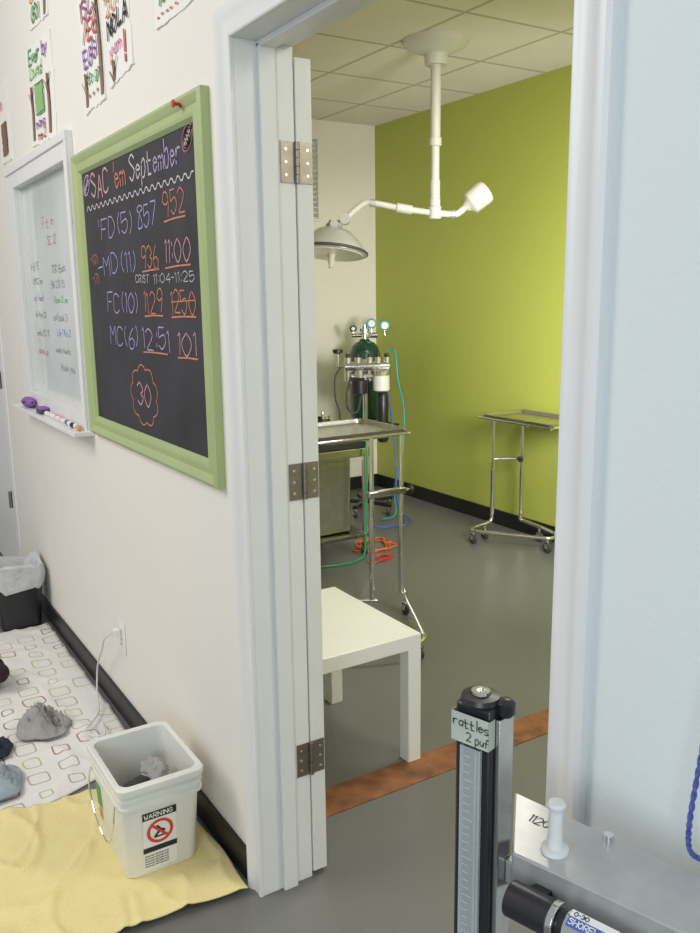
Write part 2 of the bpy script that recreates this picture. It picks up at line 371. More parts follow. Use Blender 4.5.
pts=[(k*.012,.006*(1 if k%4 in (1,2) else -1)) for k in range(79)];g.stroke(pts,(-2.95,Y,1.825),UX,UZ,.0045,C_W)
for cx,cz,m in ((-2.937,1.900,C_L),(-2.043,1.912,C_T)):
    ell=[(.038*math.cos(a*.314)*math.cos(.6)-.024*math.sin(a*.314)*math.sin(.6),.036*math.cos(a*.314)*math.sin(.6)+.024*math.sin(a*.314)*math.cos(.6)) for a in range(21)]
    for sc in (1,.8,.6,.4,.2): g.stroke([(a*sc,b*sc) for a,b in ell],(cx,Y,cz),UX,UZ,.009,m)
    g.stroke([(-.02,-.014),(.02,.014)],(cx,Y-.0003,cz),UX,UZ,.004,C_W)
    for q in (-.01,0,.01): g.stroke([(q-.005,q*.7+.007),(q+.005,q*.7-.007)],(cx,Y-.0003,cz),UX,UZ,.003,C_W)
for t,a,b,z,m in (("'FD(5)",-2.84,-2.50,1.722,C_L),("857",-2.45,-2.29,1.728,C_B),("952",-2.23,-2.08,1.742,C_O),
 ("MD(11)",-2.80,-2.49,1.610,C_B),("936",-2.43,-2.29,1.618,C_O),("11:00",-2.24,-2.06,1.622,C_P),
 ("FC(10)",-2.79,-2.49,1.492,C_L),("1129",-2.43,-2.28,1.492,C_O),("1250",-2.21,-2.04,1.492,C_O),
 ("MC(6)",-2.78,-2.51,1.388,C_B),("12:51",-2.46,-2.24,1.390,C_L),("101",-2.18,-2.05,1.386,C_P)):
    TF(t,a,b,z,.060,m)
TF("CRIST",-2.49,-2.38,1.577,.022,C_W,.0025);TF("11:04-11:25",-2.34,-2.04,1.572,.026,C_W,.0025)
TF("-(17)",-2.95,-2.87,1.648,.030,C_O,.003);TF("-(7)",-2.94,-2.87,1.585,.030,C_O,.003);g.stroke([(0,0),(.05,.004)],(-2.865,Y,1.632),UX,UZ,.0035,C_W)
for a,b,z in ((-2.23,-2.08,1.730),(-2.43,-2.29,1.607),(-2.24,-2.06,1.611),(-2.43,-2.28,1.482),(-2.21,-2.04,1.482),(-2.46,-2.26,1.378),(-2.18,-2.04,1.376)):
    g.stroke([(a,0),((a+b)/2,.003),(b,.003)],(0,Y,z),UX,UZ,.0045,C_O)
g.stroke([(-2.21,.030),(-2.04,.034)],(0,Y-.0003,1.492),UX,UZ,.003,C_O)
TF("30",-2.54,-2.42,1.215,.068,C_P,.005,.02)
cl=[]
for k in range(91):
    a=k/90*2*math.pi;r=.90+.15*abs(math.sin(a*4.5+.3));cl.append((.118*r*math.cos(a),.088*r*math.sin(a)))
g.stroke(cl,(-2.48,Y,1.247),UX,UZ,.004,C_O)
g.make('chalk_writing',parent=bd,smooth=False)
e2=thing('push_pin',(-2.04,-.028,1.985),'red push pin stuck in the chalkboard frame','pin')
g=G();g.lathe([(.008,0),(.008,.003),(.004,.005),(.004,.014),(.009,.018),(.009,.021)],(-2.04,-.022,1.985),(0,-1,0),REDC,14);g.make('pin_head',parent=e2)

# ------------------------------------------------------------------ papers
def paper(name,x0,x1,z0,z1,rot,draw,label):
    c=Vector(((x0+x1)/2,0,(z0+z1)/2));e=thing(name,c,label,'paper',group='hand-lettered papers taped on the wall')
    R=Matrix.Rotation(rot,3,'Y');u=R@UX;v=R@UZ
    g=G();i=g.mi(PAPER);hw=(x1-x0)/2;hh=(z1-z0)/2
    n=10;F=[];Bk=[]
    for a in range(n+1):
        ra=[];rb=[]
        for b in range(n+1):
            ex=.012*noise.noise(Vector((a*.9,b*.9,x0*9)))if a in(0,n) or b in(0,n) else 0
            p=c+u*(-hw+2*hw*a/n+ex)+v*(-hh+2*hh*b/n+ex)
            dy=.0025+.004*(abs(b/n-.5)*2)**4*abs(a/n-.5)*2
            ra.append(g.bm.verts.new(p+Vector((0,-dy,0))));rb.append(g.bm.verts.new(Vector((p.x,.0008,p.z))))
        F.append(ra);Bk.append(rb)
    for a in range(n):
        for b in range(n): g._f([F[a][b],F[a+1][b],F[a+1][b+1],F[a][b+1]],i);g._f([Bk[a][b],Bk[a][b+1],Bk[a+1][b+1],Bk[a+1][b]],i)
    for a in range(n):
        g._f([F[a][0],Bk[a][0],Bk[a+1][0],F[a+1][0]],i);g._f([F[a][n],F[a+1][n],Bk[a+1][n],Bk[a][n]],i)
        g._f([F[0][a],F[0][a+1],Bk[0][a+1],Bk[0][a]],i);g._f([F[n][a],Bk[n][a],Bk[n][a+1],F[n][a+1]],i)
    sh=g.make('sheet',parent=e)
    g=G();draw(g,c+Vector((0,-.0072,0))-u*hw-v*hh,u,v,2*hw,2*hh);g.make('lettering',parent=e,smooth=False)
def fill(g,o,u,v,x0,z0,x1,z1,m,w=.012):
    z=z0
    while z<=z1: g.stroke([(x0+random.uniform(-.006,.006),z),(x1+random.uniform(-.006,.006),z+.003)],o,u,v,w,m);z+=w*.9
def rect(g,o,u,v,x0,z0,x1,z1,m,w=.006):
    for a,b in (((x0,z0),(x1,z0)),((x1,z0),(x1,z1)),((x1,z1),(x0,z1)),((x0,z1),(x0,z0))): g.stroke([a,((a[0]+b[0])/2+.003,(a[1]+b[1])/2-.003),b],o,u,v,w,m)
def TT(g,t,o,u,v,x,z,h,w,m,wd=.8,jit=.10): g.text(t,o+u*x+v*z,u,v,h,w,m,wd=wd,jit=jit)
def trunk(g,o,u,v,x,z0,z1,w=.02):
    for k in range(3): g.stroke([(x+(k-1)*w*.45,z0),(x+(k-1)*w*.45+.006,(z0+z1)/2),(x+(k-1)*w*.35,z1)],o,u,v,w*.42,I_BR)
    g.stroke([(x,z1-.04),(x+.04,z1)],o,u,v,w*.3,I_BR);g.stroke([(x,z1-.06),(x-.035,z1-.02)],o,u,v,w*.3,I_BR)
def dA(g,o,u,v,w,h):
    TT(g,"Ever",o,u,v,.05,h*.83,.05,.009,I_G);TT(g,"Loved",o,u,v,.05,h*.68,.045,.008,I_LG);TT(g,"by",o,u,v,.27,h*.83,.045,.008,I_P)
    fill(g,o,u,v,.13,h*.32,.24,h*.58,I_LG,.010);rect(g,o,u,v,.12,h*.30,.25,h*.60,I_G,.006)
    trunk(g,o,u,v,.32,h*.06,h*.62,.024);trunk(g,o,u,v,.06,h*.06,h*.60,.022)
    TT(g,"mama",o,u,v,.11,h*.16,.038,.006,I_P);TT(g,"me 2",o,u,v,.13,h*.04,.035,.006,I_R)
def dB(g,o,u,v,w,h):
    TT(g,"lSC",o,u,v,.03,h*.80,.052,.009,I_M,wd=.85);TT(g,"/E6",o,u,v,.04,h*.60,.055,.009,I_R,wd=.8);TT(g,"EGG!",o,u,v,.03,h*.39,.05,.008,I_P,wd=.7)
    trunk(g,o,u,v,w*.90,h*.05,h*.92,.02);trunk(g,o,u,v,.03,h*.05,h*.34,.016);TT(g,"to go",o,u,v,.05,h*.23,.038,.006,I_G);TT(g,"* * *",o,u,v,.05,h*.08,.03,.006,I_O)
def dB2(g,o,u,v,w,h):
    TT(g,"UPS",o,u,v,.02,h*.78,.058,.013,I_G,wd=.85);TT(g,"2019",o,u,v,.03,h*.60,.045,.007,I_O,wd=.8);TT(g,"NOLA",o,u,v,.025,h*.42,.045,.009,I_K,wd=.8)
    TT(g,"!",o,u,v,.15,h*.10,.075,.013,I_R);TT(g,"yum",o,u,v,.03,h*.25,.042,.006,I_PK);trunk(g,o,u,v,.05,h*.03,h*.20,.016)
def dC(g,o,u,v,w,h):
    TT(g,"lots",o,u,v,.03,.05,.052,.009,I_G);TT(g,"fun",o,u,v,.18,.055,.045,.008,I_P);TT(g,"yay",o,u,v,.04,.125,.05,.009,I_P);fill(g,o,u,v,.19,.12,.27,.17,I_LG,.009)
    TT(g,"- - - - - -",o,u,v,.02,.010,.025,.005,I_R);TT(g,"mom",o,u,v,.04,.20,.045,.007,I_G)
def dD(g,o,u,v,w,h):
    TT(g,"hi",o,u,v,.05,h*.7,.05,.008,I_R);fill(g,o,u,v,.06,h*.1,w-.06,h*.5,I_BR,.010)
def dE(g,o,u,v,w,h):
    TT(g,"GO!",o,u,v,.04,h*.08,.05,.010,I_G);TT(g,"CATS",o,u,v,.03,h*.42,.048,.008,I_O);TT(g,"love",o,u,v,.05,h*.75,.04,.007,I_P);trunk(g,o,u,v,.24,.01,.13,.018)
paper('handmade_poster',-3.68,-3.28,2.12,2.47,.04,dA,'paper with green hand-drawn box and lettering taped to wall')
paper('handmade_poster',-2.91,-2.69,2.12,2.45,-.05,dB,'paper with dark red and purple hand lettering')
paper('handmade_poster',-2.65,-2.43,2.15,2.46,-.10,dB2,'paper with green and orange hand lettering')
paper('handmade_poster',-2.23,-1.92,2.20,2.46,-.02,dC,'paper with green and purple hand lettering and scribbles')
paper('handmade_poster',-4.30,-4.08,2.14,2.46,.0,dD,'paper with brown crayon patch and red lettering')
paper('handmade_poster',-3.56,-3.28,2.52,2.72,.05,dE,'small paper with green and orange lettering')

# ------------------------------------------------------------------ sill things
cols=[(I_PK,'pink'),(I_R,'red'),(I_PK,'pink'),(I_B,'blue'),(I_K,'black'),(I_O,'orange')]
for k,(m,cn) in enumerate(cols):
    x=-3.62+k*.085;e=thing('marker_pen',(x,-.045,1.062),cn+' capped marker pen lying on the window sill','marker',group='marker pens on the window sill')
    a=random.uniform(-.25,.25);d=Vector((math.cos(a),math.sin(a)*.3,0)).normalized()
    p=Vector((x,-.04,1.0715));g=G();g.lathe([(.006,0),(.009,.003),(.009,.075)],p-d*.035,d,WPL,14);g.make('barrel',parent=e)
    g=G();g.lathe([(.0095,0),(.0095,.03),(.006,.04)],p+d*.040,d,m,14);g.make('cap',parent=e)
e=thing('sunglasses_case',(-3.98,-.04,1.062),'dark purple soft case on the window sill','case')
g=G();g.ball((-3.98,-.045,1.087),(.024,.09),I_P,ax=(1,0,.05));g.make('case_body',parent=e)
g=G();g.tube([(-4.07,-.045,1.088),(-3.98,-.071,1.09),(-3.89,-.045,1.092)],.004,BLACK);g.make('zip',parent=e)
e=thing('board_eraser',(-3.72,-.04,1.062),'black felt whiteboard eraser on the window sill','eraser')
g=G();g.box((-3.76,-.06,1.062),(-3.68,-.02,1.08),RUBBER);g.make('felt_pad',parent=e,bevel=.003);g=G();g.box((-3.76,-.06,1.08),(-3.68,-.02,1.09),I_P);g.make('grip',parent=e,bevel=.003)

# ------------------------------------------------------------------ outlet + cord
e=thing('wall_outlet',(-2.91,0,.27),'white duplex electrical outlet on the wall with plug','outlet')
g=G();g.box((-2.947,-.006,.268),(-2.873,0,.388),WPL);g.make('cover_plate',parent=e,bevel=.003)
g=G()
for z in (.352,.303):
    g.box((-2.927,-.009,z-.015),(-2.893,-.006,z+.015),WPL);g.box((-2.918,-.0095,z-.005),(-2.916,-.009,z+.006),BLACK);g.box((-2.905,-.0095,z-.005),(-2.903,-.009,z+.006),BLACK)
g.make('socket',parent=e,bevel=.001)
e=thing('power_cord',(-2.91,-.03,.30),'thin white power cord plugged in and trailing onto blanket','cord')
g=G();g.box((-2.925,-.035,.338),(-2.895,-.0097,.366),WPL);g.make('plug',parent=e,bevel=.004)
g=G();g.tube([(-2.91,-.035,.352),(-2.93,-.06,.33),(-3.02,-.05,.25),(-3.12,-.045,.15),(-3.10,-.06,.05),(-2.98,-.09,.028),(-2.86,-.17,.028),(-2.80,-.12,.028),(-2.90,-.10,.029)],.0035,CORD,8);g.make('cable',parent=e)

# ------------------------------------------------------------------ textiles
def cloth(name,c4,nu,nv,mt,amp,fr,label,cat,th=.008,edge=.03,seed=0,zb=.004,flat=None,rw_=6):
    g=G();i=g.mi(mt);A,B,C_,D=[Vector((*p,0)) for p in c4];vs=[]
    for a in range(nu+1):
        r=[]
        for b in range(nv+1):
            s=a/nu;t=b/nv;p=(A*(1-s)+B*s)*(1-t)+(D*(1-s)+C_*s)*t
            q=Vector((p.x*3,p.y*3,seed))
            if edge: p=p+Vector((noise.noise(q),noise.noise(q+Vector((9,3,1)))*.5,0))*edge
            n1=noise.noise(Vector((p.x*fr,p.y*fr*1.7,seed+5)));n2=noise.noise(Vector((p.x*fr*2.3,p.y*fr*2,seed+8)))
            n3=noise.noise(Vector((p.y*fr*1.3+3,p.x*fr*.8,seed+15)))
            rdg=max(0,1-abs(n1)*rw_)**2+.7*max(0,1-abs(n3)*rw_*1.4)**2;k=1
            if flat:
                d=max(abs(p.x-flat[0])/flat[2],abs(p.y-flat[1])/flat[3]);k=min(1,max(0,(d-1)*4))
            p.y=min(p.y,-.02)
            p.z=zb+k*amp*(rdg+.35*max(0,n2));r.append(g.bm.verts.new(p))
        vs.append(r)
    for a in range(nu):
        for b in range(nv): g._f([vs[a][b],vs[a+1][b],vs[a+1][b+1],vs[a][b+1]],i)
    bmesh.ops.recalc_face_normals(g.bm,faces=g.bm.faces)
    if g.bm.faces[:][0].normal.z<0: bmesh.ops.reverse_faces(g.bm,faces=g.bm.faces)
    o=g.make(name,label=label,cat=cat,smooth=None,sol=th)
    for p in o.data.polygons: p.use_smooth=True
    return o
cloth('blanket',((-4.15,-1.35),(-2.18,-1.05),(-2.68,-.03),(-4.06,-.03)),130,80,BLANK,.008,3.2,'white fleece blanket printed with brown and olive squares on floor','blanket',th=.004,edge=.03,seed=2,zb=.001)
cloth('towel',((-2.62,-.90),(-1.78,-.82),(-1.83,-.03),(-2.42,-.03)),130,130,TOWEL,.010,3.6,'yellow terry towel spread on the floor under the bucket','towel',th=.003,edge=.07,seed=11,zb=.015,flat=(-2.12,-.19,.14,.12),rw_=5)
def lump(c,r,mt,seed,nz=.3,fold=8.):
    g=G();bmesh.ops.create_icosphere(g.bm,subdivisions=5,radius=1);g.mi(mt)
    for v in g.bm.verts:
        n=v.co.normalized();wv=noise.noise(n*1.3+Vector((seed,0,0)));w2=noise.noise(n*3+Vector((seed,5,0)))
        f=math.sin(n.x*fold+wv*7+n.y*fold*.8+seed)
        d=1+nz*.9*wv+nz*.22*f*(.5+w2)
        z=n.z*r[2]*d
        v.co=Vector((n.x*r[0]*d,n.y*r[1]*d,z if z>0 else z*.35))+Vector(c)
    return g
def drape(name,c,rx,ry,H,mt,seed,label,cat):
    g=G();i=g.mi(mt);nr,na=26,72;V=[];zb=.0185
    for a in range(na):
        th=a/na*2*math.pi;R0=1+.28*noise.noise(Vector((math.cos(th)*1.6,math.sin(th)*1.6,seed)));row=[]
        for r in range(1,nr+1):
            q=r/nr;x=math.cos(th)*q*R0;y=math.sin(th)*q*R0
            n1=noise.noise(Vector((x*1.4,y*1.4,seed+3)));n2=noise.noise(Vector((x*2.2+n1*2,y*1.1-n1*2,seed+6)))
            rd=(1-min(1,abs(n2)*4))**2
            z=H*(1-q**2.2)*(.55+.9*n1)+H*.45*rd*(1-q**3)
            row.append(g.bm.verts.new((c[0]+x*rx,c[1]+y*ry,zb+max(0,z))))
        V.append(row)
    n1=noise.noise(Vector((0,0,seed+3)));ct=g.bm.verts.new((c[0],c[1],zb+max(0,H*(.55+.9*n1)+H*.45*(1-min(1,abs(noise.noise(Vector((n1*2,-n1*2,seed+6))))*4))**2)))
    for a in range(na):
        b=(a+1)%na;g._f([ct,V[a][0],V[b][0]],i)
        for r in range(nr-1): g._f([V[a][r],V[a][r+1],V[b][r+1],V[b][r]],i)
    bmesh.ops.recalc_face_normals(g.bm,faces=g.bm.faces)
    if sum(f.normal.z for f in g.bm.faces)<0: bmesh.ops.reverse_faces(g.bm,faces=g.bm.faces)
    o=g.make(name,label=label,cat=cat,smooth=None,sol=.004)
    for p in o.data.polygons: p.use_smooth=True
drape('knit_hat',(-3.00,-.28),.105,.085,.075,GREYC,3,'crumpled grey knitted hat lying on the patterned blanket','hat')
drape('cloth',(-2.70,-.51),.12,.09,.045,PBLUE,8,'crumpled pale blue cloth on the patterned blanket','cloth')
drape('sock',(-2.93,-.47),.075,.065,.05,NAVY,12,'balled navy blue sock on the patterned blanket','sock')
zc=.055
g=lump((-3.48,-.42,zc),(.10,.10,.12),BROWN,15,.15)
g.ball((-3.40,-.36,.09),.04,BROWN);g.ball((-3.44,-.42,.18),.03,BROWN);g.make('plush_toy',label='dark brown plush toy resting on the patterned blanket',cat='toy')

# ------------------------------------------------------------------ bucket
cx,cy=-2.127,-.19;bz=.0185
e=thing('bucket',(cx,cy,bz),'white square plastic bucket with warning label standing on yellow towel','bucket')
def rr(cx,cy,hx,hy,r,n=5):
    P=[]
    for sx,sy,a0 in ((1,1,0),(-1,1,90),(-1,-1,180),(1,-1,270)):
        for k in range(n+1):
            a=math.radians(a0+90*k/n);P.append((cx+sx*(hx-r)+r*math.cos(a),cy+sy*(hy-r)+r*math.sin(a)))
    return P
def loft(g,secs,m,cap0=True,cap1=False):
    i=g.mi(m);R=[[g.bm.verts.new((p[0],p[1],z)) for p in P] for P,z in secs]
    for a,b in zip(R,R[1:]):
        n=len(a)
        for k in range(n): g._f([a[k],a[(k+1)%n],b[(k+1)%n],b[k]],i)
    if cap0: g._f(R[0][::-1],i)
    if cap1: g._f(R[-1],i)
g=G();rc_=.026
loft(g,[(rr(cx,cy,.116,.094,rc_),bz),(rr(cx,cy,.121,.098,rc_),bz+.01),(rr(cx,cy,.138,.108,rc_),.232),(rr(cx,cy,.151,.115,rc_),.234),(rr(cx,cy,.152,.116,rc_),.244),(rr(cx,cy,.141,.109,rc_),.246),
 (rr(cx,cy,.141,.109,rc_),.258),(rr(cx,cy,.152,.116,rc_),.260),(rr(cx,cy,.153,.116,rc_),.269),(rr(cx,cy,.143,.110,rc_),.271),
 (rr(cx,cy,.143,.110,rc_),.283),(rr(cx,cy,.158,.119,rc_),.285),(rr(cx,cy,.159,.119,rc_),.300),(rr(cx,cy,.153,.115,rc_),.304),(rr(cx,cy,.137,.104,rc_),.301),(rr(cx,cy,.132,.102,rc_),.24),(rr(cx,cy,.112,.091,rc_),bz+.008)],BUCK,True,True)
body=g.make('bucket_body',parent=e)
g=G();g.tube([(cx-.10,cy-.120,.25),(cx-.105,cy-.127,.20),(cx-.07,cy-.124,.12),(cx+.0,cy-.120,.085),(cx+.07,cy-.124,.12),(cx+.115,cy-.127,.18),(cx+.125,cy-.121,.25)],.0026,CHROME,8);g.make('wire_handle',parent=e)
def fx(z): return cx+.121+(.138-.121)*(z-.028)/(.232-.028)+.0015
def lab(g,y0,y1,z0,z1,m,off=0.):
    i=g.mi(m);g._f([g.bm.verts.new(p) for p in ((fx(z0)+off,y0,z0),(fx(z0)+off,y1,z0),(fx(z1)+off,y1,z1),(fx(z1)+off,y0,z1))],i)
LL=lambda z:.036+(z-.038)*.93
g=G();lab(g,-.245,-.152,.036,.211,PAPER);lab(g,-.245,-.152,.188,.211,I_K,.0004)
lv=Vector((fx(.235)-fx(.075),0,.16)).normalized();lu=Vector((0,1,0))
g.text("WARNING",Vector((fx(.193)+.001,-.240,.193)),lu,lv,.013,.0022,PAPER,jit=0,wd=.72)
ring=[(.032*math.cos(k*.2094),.032*math.sin(k*.2094)) for k in range(31)]
oc=Vector((fx(.147)+.001,-.198,.147));g.stroke(ring,oc,lu,lv,.0085,RINGW);g.stroke([(-.022,.022),(.022,-.022)],oc+Vector((.0004,0,0)),lu,lv,.007,RINGW)
g.stroke([(-.008,.014),(0,.002),(.010,-.002)],oc,lu,lv,.009,I_K);g.stroke([(0,.002),(-.012,-.012)],oc,lu,lv,.007,I_K);g.stroke([(-.015,-.016),(.014,-.016)],oc,lu,lv,.005,I_K)
lab(g,-.245,-.152,.088,.104,I_K,.0004)
for k in range(5):
    z=.077-k*.008;g.text("drowning risk keep away",Vector((fx(z)+.001,-.241,z)),lu,lv,.0045,.001,I_K,jit=0,wd=.63)
g.make('warning_label',parent=body,smooth=False)
g=G()
def fy(z): return cy-.098-(.108-.098)*(z-.028)/(.204)-.0012
for (xa,xb,za,zb_,m) in ((-2.24,-2.195,.13,.20,I_G),(-2.235,-2.205,.09,.12,I_O)):
    i=g.mi(m);g._f([g.bm.verts.new(p) for p in ((xa,fy(za),za),(xb,fy(za),za),(xb,fy(zb_),zb_),(xa,fy(zb_),zb_))],i)
g.make('faded_sticker',parent=body,smooth=False)
g=lump((cx-.01,cy-.0,.15),(.095,.075,.05),DGREY,21,.35);g.make('grey_rag',label='dark grey rag bunched inside the white bucket',cat='cloth')
g=lump((cx-.02,cy+.035,.232),(.055,.035,.025),GREYC,25,.5);g.make('grey_rag',label='light grey crumpled rag on top inside the white bucket',cat='cloth')

# ------------------------------------------------------------------ trash can
tx,ty=-4.15,-.140
e=thing('trash_can',(tx,ty,0),'small black plastic bin with a loose whitish liner bag','trash can')
g=G();loft(g,[(rr(tx,ty,.085,.088,.03),0),(rr(tx,ty,.108,.110,.035),.27),(rr(tx,ty,.100,.102,.035),.27),(rr(tx,ty,.08,.08,.03),.01)],BLACK,True,True);g.make('bin_body',parent=e)
g=G();secs=[]
for k,(hx,z) in enumerate(((.106,.195),(.114,.22),(.118,.26),(.120,.29),(.116,.315),(.102,.315),(.08,.22))):
    Pp=rr(tx,ty,hx,hx,.04,8);Pp=[(p[0]+.009*noise.noise(Vector((p[0]*40,p[1]*40,k))),p[1]+.009*noise.noise(Vector((p[1]*40,p[0]*40,k+4)))) for p in Pp];secs.append((Pp,z))
i=g.mi(BAG);R=[]
for Pp,z in secs: R.append([g.bm.verts.new((p[0],p[1],z+.035*noise.noise(Vector((p[0]*28,p[1]*28,z*5))))) for p in Pp])
for a,b in zip(R,R[1:]):
    for k in range(len(a)): g._f([a[k],a[(k+1)%len(a)],b[(k+1)%len(a)],b[k]],i)
g._f(R[-1],i);g.make('liner_bag',parent=e)

# ------------------------------------------------------------------ side table
e=thing('side_table',(-2.375,.48,0),'square white laminate side table with thick legs','table')
X0,X1,Y0,Y1=-2.65,-2.10,.205,.742
g=G();g.box((X0,Y0,.40),(X1,Y1,.45),LACK);g.make('table_top',parent=e,bevel=.002)
for a in (X0,X1-.05):
    for b in (Y0,Y1-.05):
        g=G();g.box((a,b,0),(a+.05,b+.05,.40),LACK);g.make('leg',parent=e,bevel=.002)

def caster(par,x,y,z=.10,r=.030,up=.0):
    g=G();g.cyl((x,y,z-.02),(x,y,z+up),.010,CHROME,n=12)
    g.box((x-.012,y-.014,r*.9),(x+.012,y-.010,z-.02),CHROME);g.box((x-.012,y+.010,r*.9),(x+.012,y+.014,z-.02),CHROME);g.box((x-.012,y-.014,z-.024),(x+.012,y+.014,z-.02),CHROME)
    o=g.make('caster',parent=par)
    g=G();g.lathe([(r-.004,-.009),(r,-.006),(r,.006),(r-.004,.009)],(x,y,r),(0,1,0),RUBBER,20);g.make('wheel',parent=o)
def tray(par,x0,x1,y0,y1,z,name='tray'):
    g=G();cx=(x0+x1)/2;cy=(y0+y1)/2;hx=(x1-x0)/2;hy=(y1-y0)/2
    loft(g,[(rr(cx,cy,hx-.02,hy-.02,.03),z-.018),(rr(cx,cy,hx-.006,hy-.006,.035),z-.002),(rr(cx,cy,hx,hy,.04),z),(rr(cx,cy,hx,hy,.04),z+.003),(rr(cx,cy,hx-.012,hy-.012,.035),z+.003),(rr(cx,cy,hx-.024,hy-.024,.03),z-.014)],STEEL,True,True)
    return g.make(name,parent=par)

# near instrument stand
e=thing('instrument_stand',(-3.0,1.2,0),'chrome tube instrument stand with steel tray and casters','instrument stand')
tray(e,-3.70,-3.28,.98,1.55,.905)
g=G();g.tube([(-3.27,1.05,.885),(-3.27,1.47,.885),(-3.30,1.545,.885),(-3.60,1.545,.885),(-3.69,1.47,.885),(-3.69,1.05,.885),(-3.60,.985,.885),(-3.34,.985,.885)],.009,CHROME,closed=True);g.make('top_frame',parent=e)
for nm,x,y in (('post',-3.25,1.48),('post',-3.25,1.31)):
    g=G();g.cyl((x,y,.10),(x,y,.885),.011,CHROME);g.cyl((x,y,.10),(x,y,.50),.014,CHROME);g.make(nm,parent=e)
g=G();g.box((-3.265,1.29,.60),(-3.235,1.50,.63),CHROME);g.cyl((-3.25,1.50,.615),(-3.25,1.53,.615),.008,CHROME);g.make('clamp',parent=e,bevel=.003)
g=G();g.lathe([(.010,0),(.019,.004),(.021,.012),(.018,.02),(.01,.022)],(-3.25,1.525,.615),(0,1,0),BLACK,18);g.make('knob',parent=e)
g=G();g.tube([(-3.25,1.50,.12),(-3.25,1.50,.10),(-3.20,1.475,.088),(-2.84,1.30,.085),(-2.75,1.24,.085),(-2.74,1.16,.085),(-2.84,.92,.085),(-2.92,.84,.085),(-3.0,.83,.085),(-3.33,.95,.085),(-3.40,1.02,.085),(-3.34,1.2,.085),(-3.25,1.34,.088)],.010,CHROME,12);g.make('base_frame',parent=e)
for x,y in ((-2.75,1.22),(-2.89,.86),(-3.21,1.478),(-3.38,.99)): caster(e,x,y,.078,.027)
# far instrument stand
e=thing('instrument_stand',(-3.75,2.72,0),'chrome instrument stand with steel tray beside lime green wall','instrument stand')
tray(e,-3.97,-3.38,2.58,2.93,.815)
g=G();g.tube([(-3.93,2.585,.795),(-3.42,2.585,.795),(-3.385,2.63,.795),(-3.385,2.88,.795),(-3.42,2.925,.795),(-3.93,2.925,.795),(-3.965,2.88,.795),(-3.965,2.63,.795)],.008,CHROME,closed=True);g.make('top_frame',parent=e)
for x,y in ((-3.97,2.70),(-3.88,2.86)):
    g=G();g.cyl((x,y,.12),(x,y,.795),.010,CHROME);g.cyl((x,y,.12),(x,y,.45),.013,CHROME);g.make('post',parent=e)
g=G();g.tube([(-3.97,2.70,.52),(-3.925,2.78,.52),(-3.88,2.86,.52)],.009,CHROME,smooth=False);g.make('clamp',parent=e)
g=G();g.lathe([(.008,0),(.018,.004),(.018,.018),(.01,.02)],(-3.87,2.84,.52),(.5,-.8,0),BLACK,16);g.make('knob',parent=e)
g=G();g.tube([(-3.97,2.70,.14),(-3.97,2.68,.115),(-3.98,2.60,.10),(-3.96,2.53,.095),(-3.88,2.53,.095),(-3.60,2.72,.095),(-3.53,2.78,.095),(-3.57,2.86,.095),(-3.72,2.90,.095),(-3.88,2.87,.12)],.012,CHROME,12);g.make('base_frame',parent=e)
for x,y in ((-3.95,2.53),(-3.55,2.77),(-3.75,2.90),(-3.99,2.66)): caster(e,x,y,.085,.032)

# ------------------------------------------------------------------ instrument cart
e=thing('instrument_cart',(-4.42,1.54,0),'stainless steel cart with black top, plain cabinet and tubular legs','cart')
g=G();g.box((-4.72,1.15,.61),(-4.12,1.88,.66),STEEL).box((-4.70,1.17,.66),(-4.14,1.86,.694),BLACK);g.make('cart_top',parent=e,bevel=.004)
for x in (-4.69,-4.15):
    for y in (1.18,1.85):
        g=G();g.cyl((x,y,.07),(x,y,.61),.013,CHROME);g.make('leg',parent=e);caster(e,x,y,.09,.03)
g=G();g.box((-4.60,1.30,.14),(-4.20,1.79,.61),STEEL);o=g.make('steel_cabinet',parent=e,bevel=.012)
g=G();g.box((-4.199,1.33,.17),(-4.195,1.76,.58),STEEL);g.make('door',parent=o,bevel=.002)
g=G();g.box((-4.71,1.17,.115),(-4.13,1.87,.138),DSTEEL);g.make('shelf',parent=e,bevel=.003)
e=thing('monitor_box',(-4.35,1.43,.694),'black electronic monitor box on the steel cart','monitor')
g=G();g.box((-4.48,1.32,.696),(-4.22,1.60,.82),BLACK);g.make('casing',parent=e,bevel=.008)
g=G();g.box((-4.22,1.34,.72),(-4.217,1.50,.80),DSTEEL);g.cyl((-4.22,1.56,.75),(-4.208,1.56,.75),.012,CHROME);g.make('front_panel',parent=e)
e=thing('suction_jar',(-4.42,1.73,.694),'small dark suction jar with chrome lid on the cart','jar')
g=G();g.lathe([(.045,0),(.05,.005),(.05,.10),(.04,.115)],(-4.42,1.73,.695),(0,0,1),BLACK,24);g.make('jar_body',parent=e)
g=G();g.lathe([(.044,0),(.044,.018),(.012,.022),(.010,.04)],(-4.42,1.73,.81),(0,0,1),CHROME,24);g.make('lid',parent=e)
e=thing('equipment_case',(-4.62,1.72,.694),'dark grey hard equipment case standing on the cart','case')
g=G();g.box((-4.69,1.56,.696),(-4.53,1.85,.78),RUBBER);g.make('case_shell',parent=e,bevel=.01)
g=G();g.tube([(-4.53,1.64,.76),(-4.50,1.66,.765),(-4.50,1.75,.765),(-4.53,1.77,.76)],.006,BLACK);g.make('handle',parent=e)
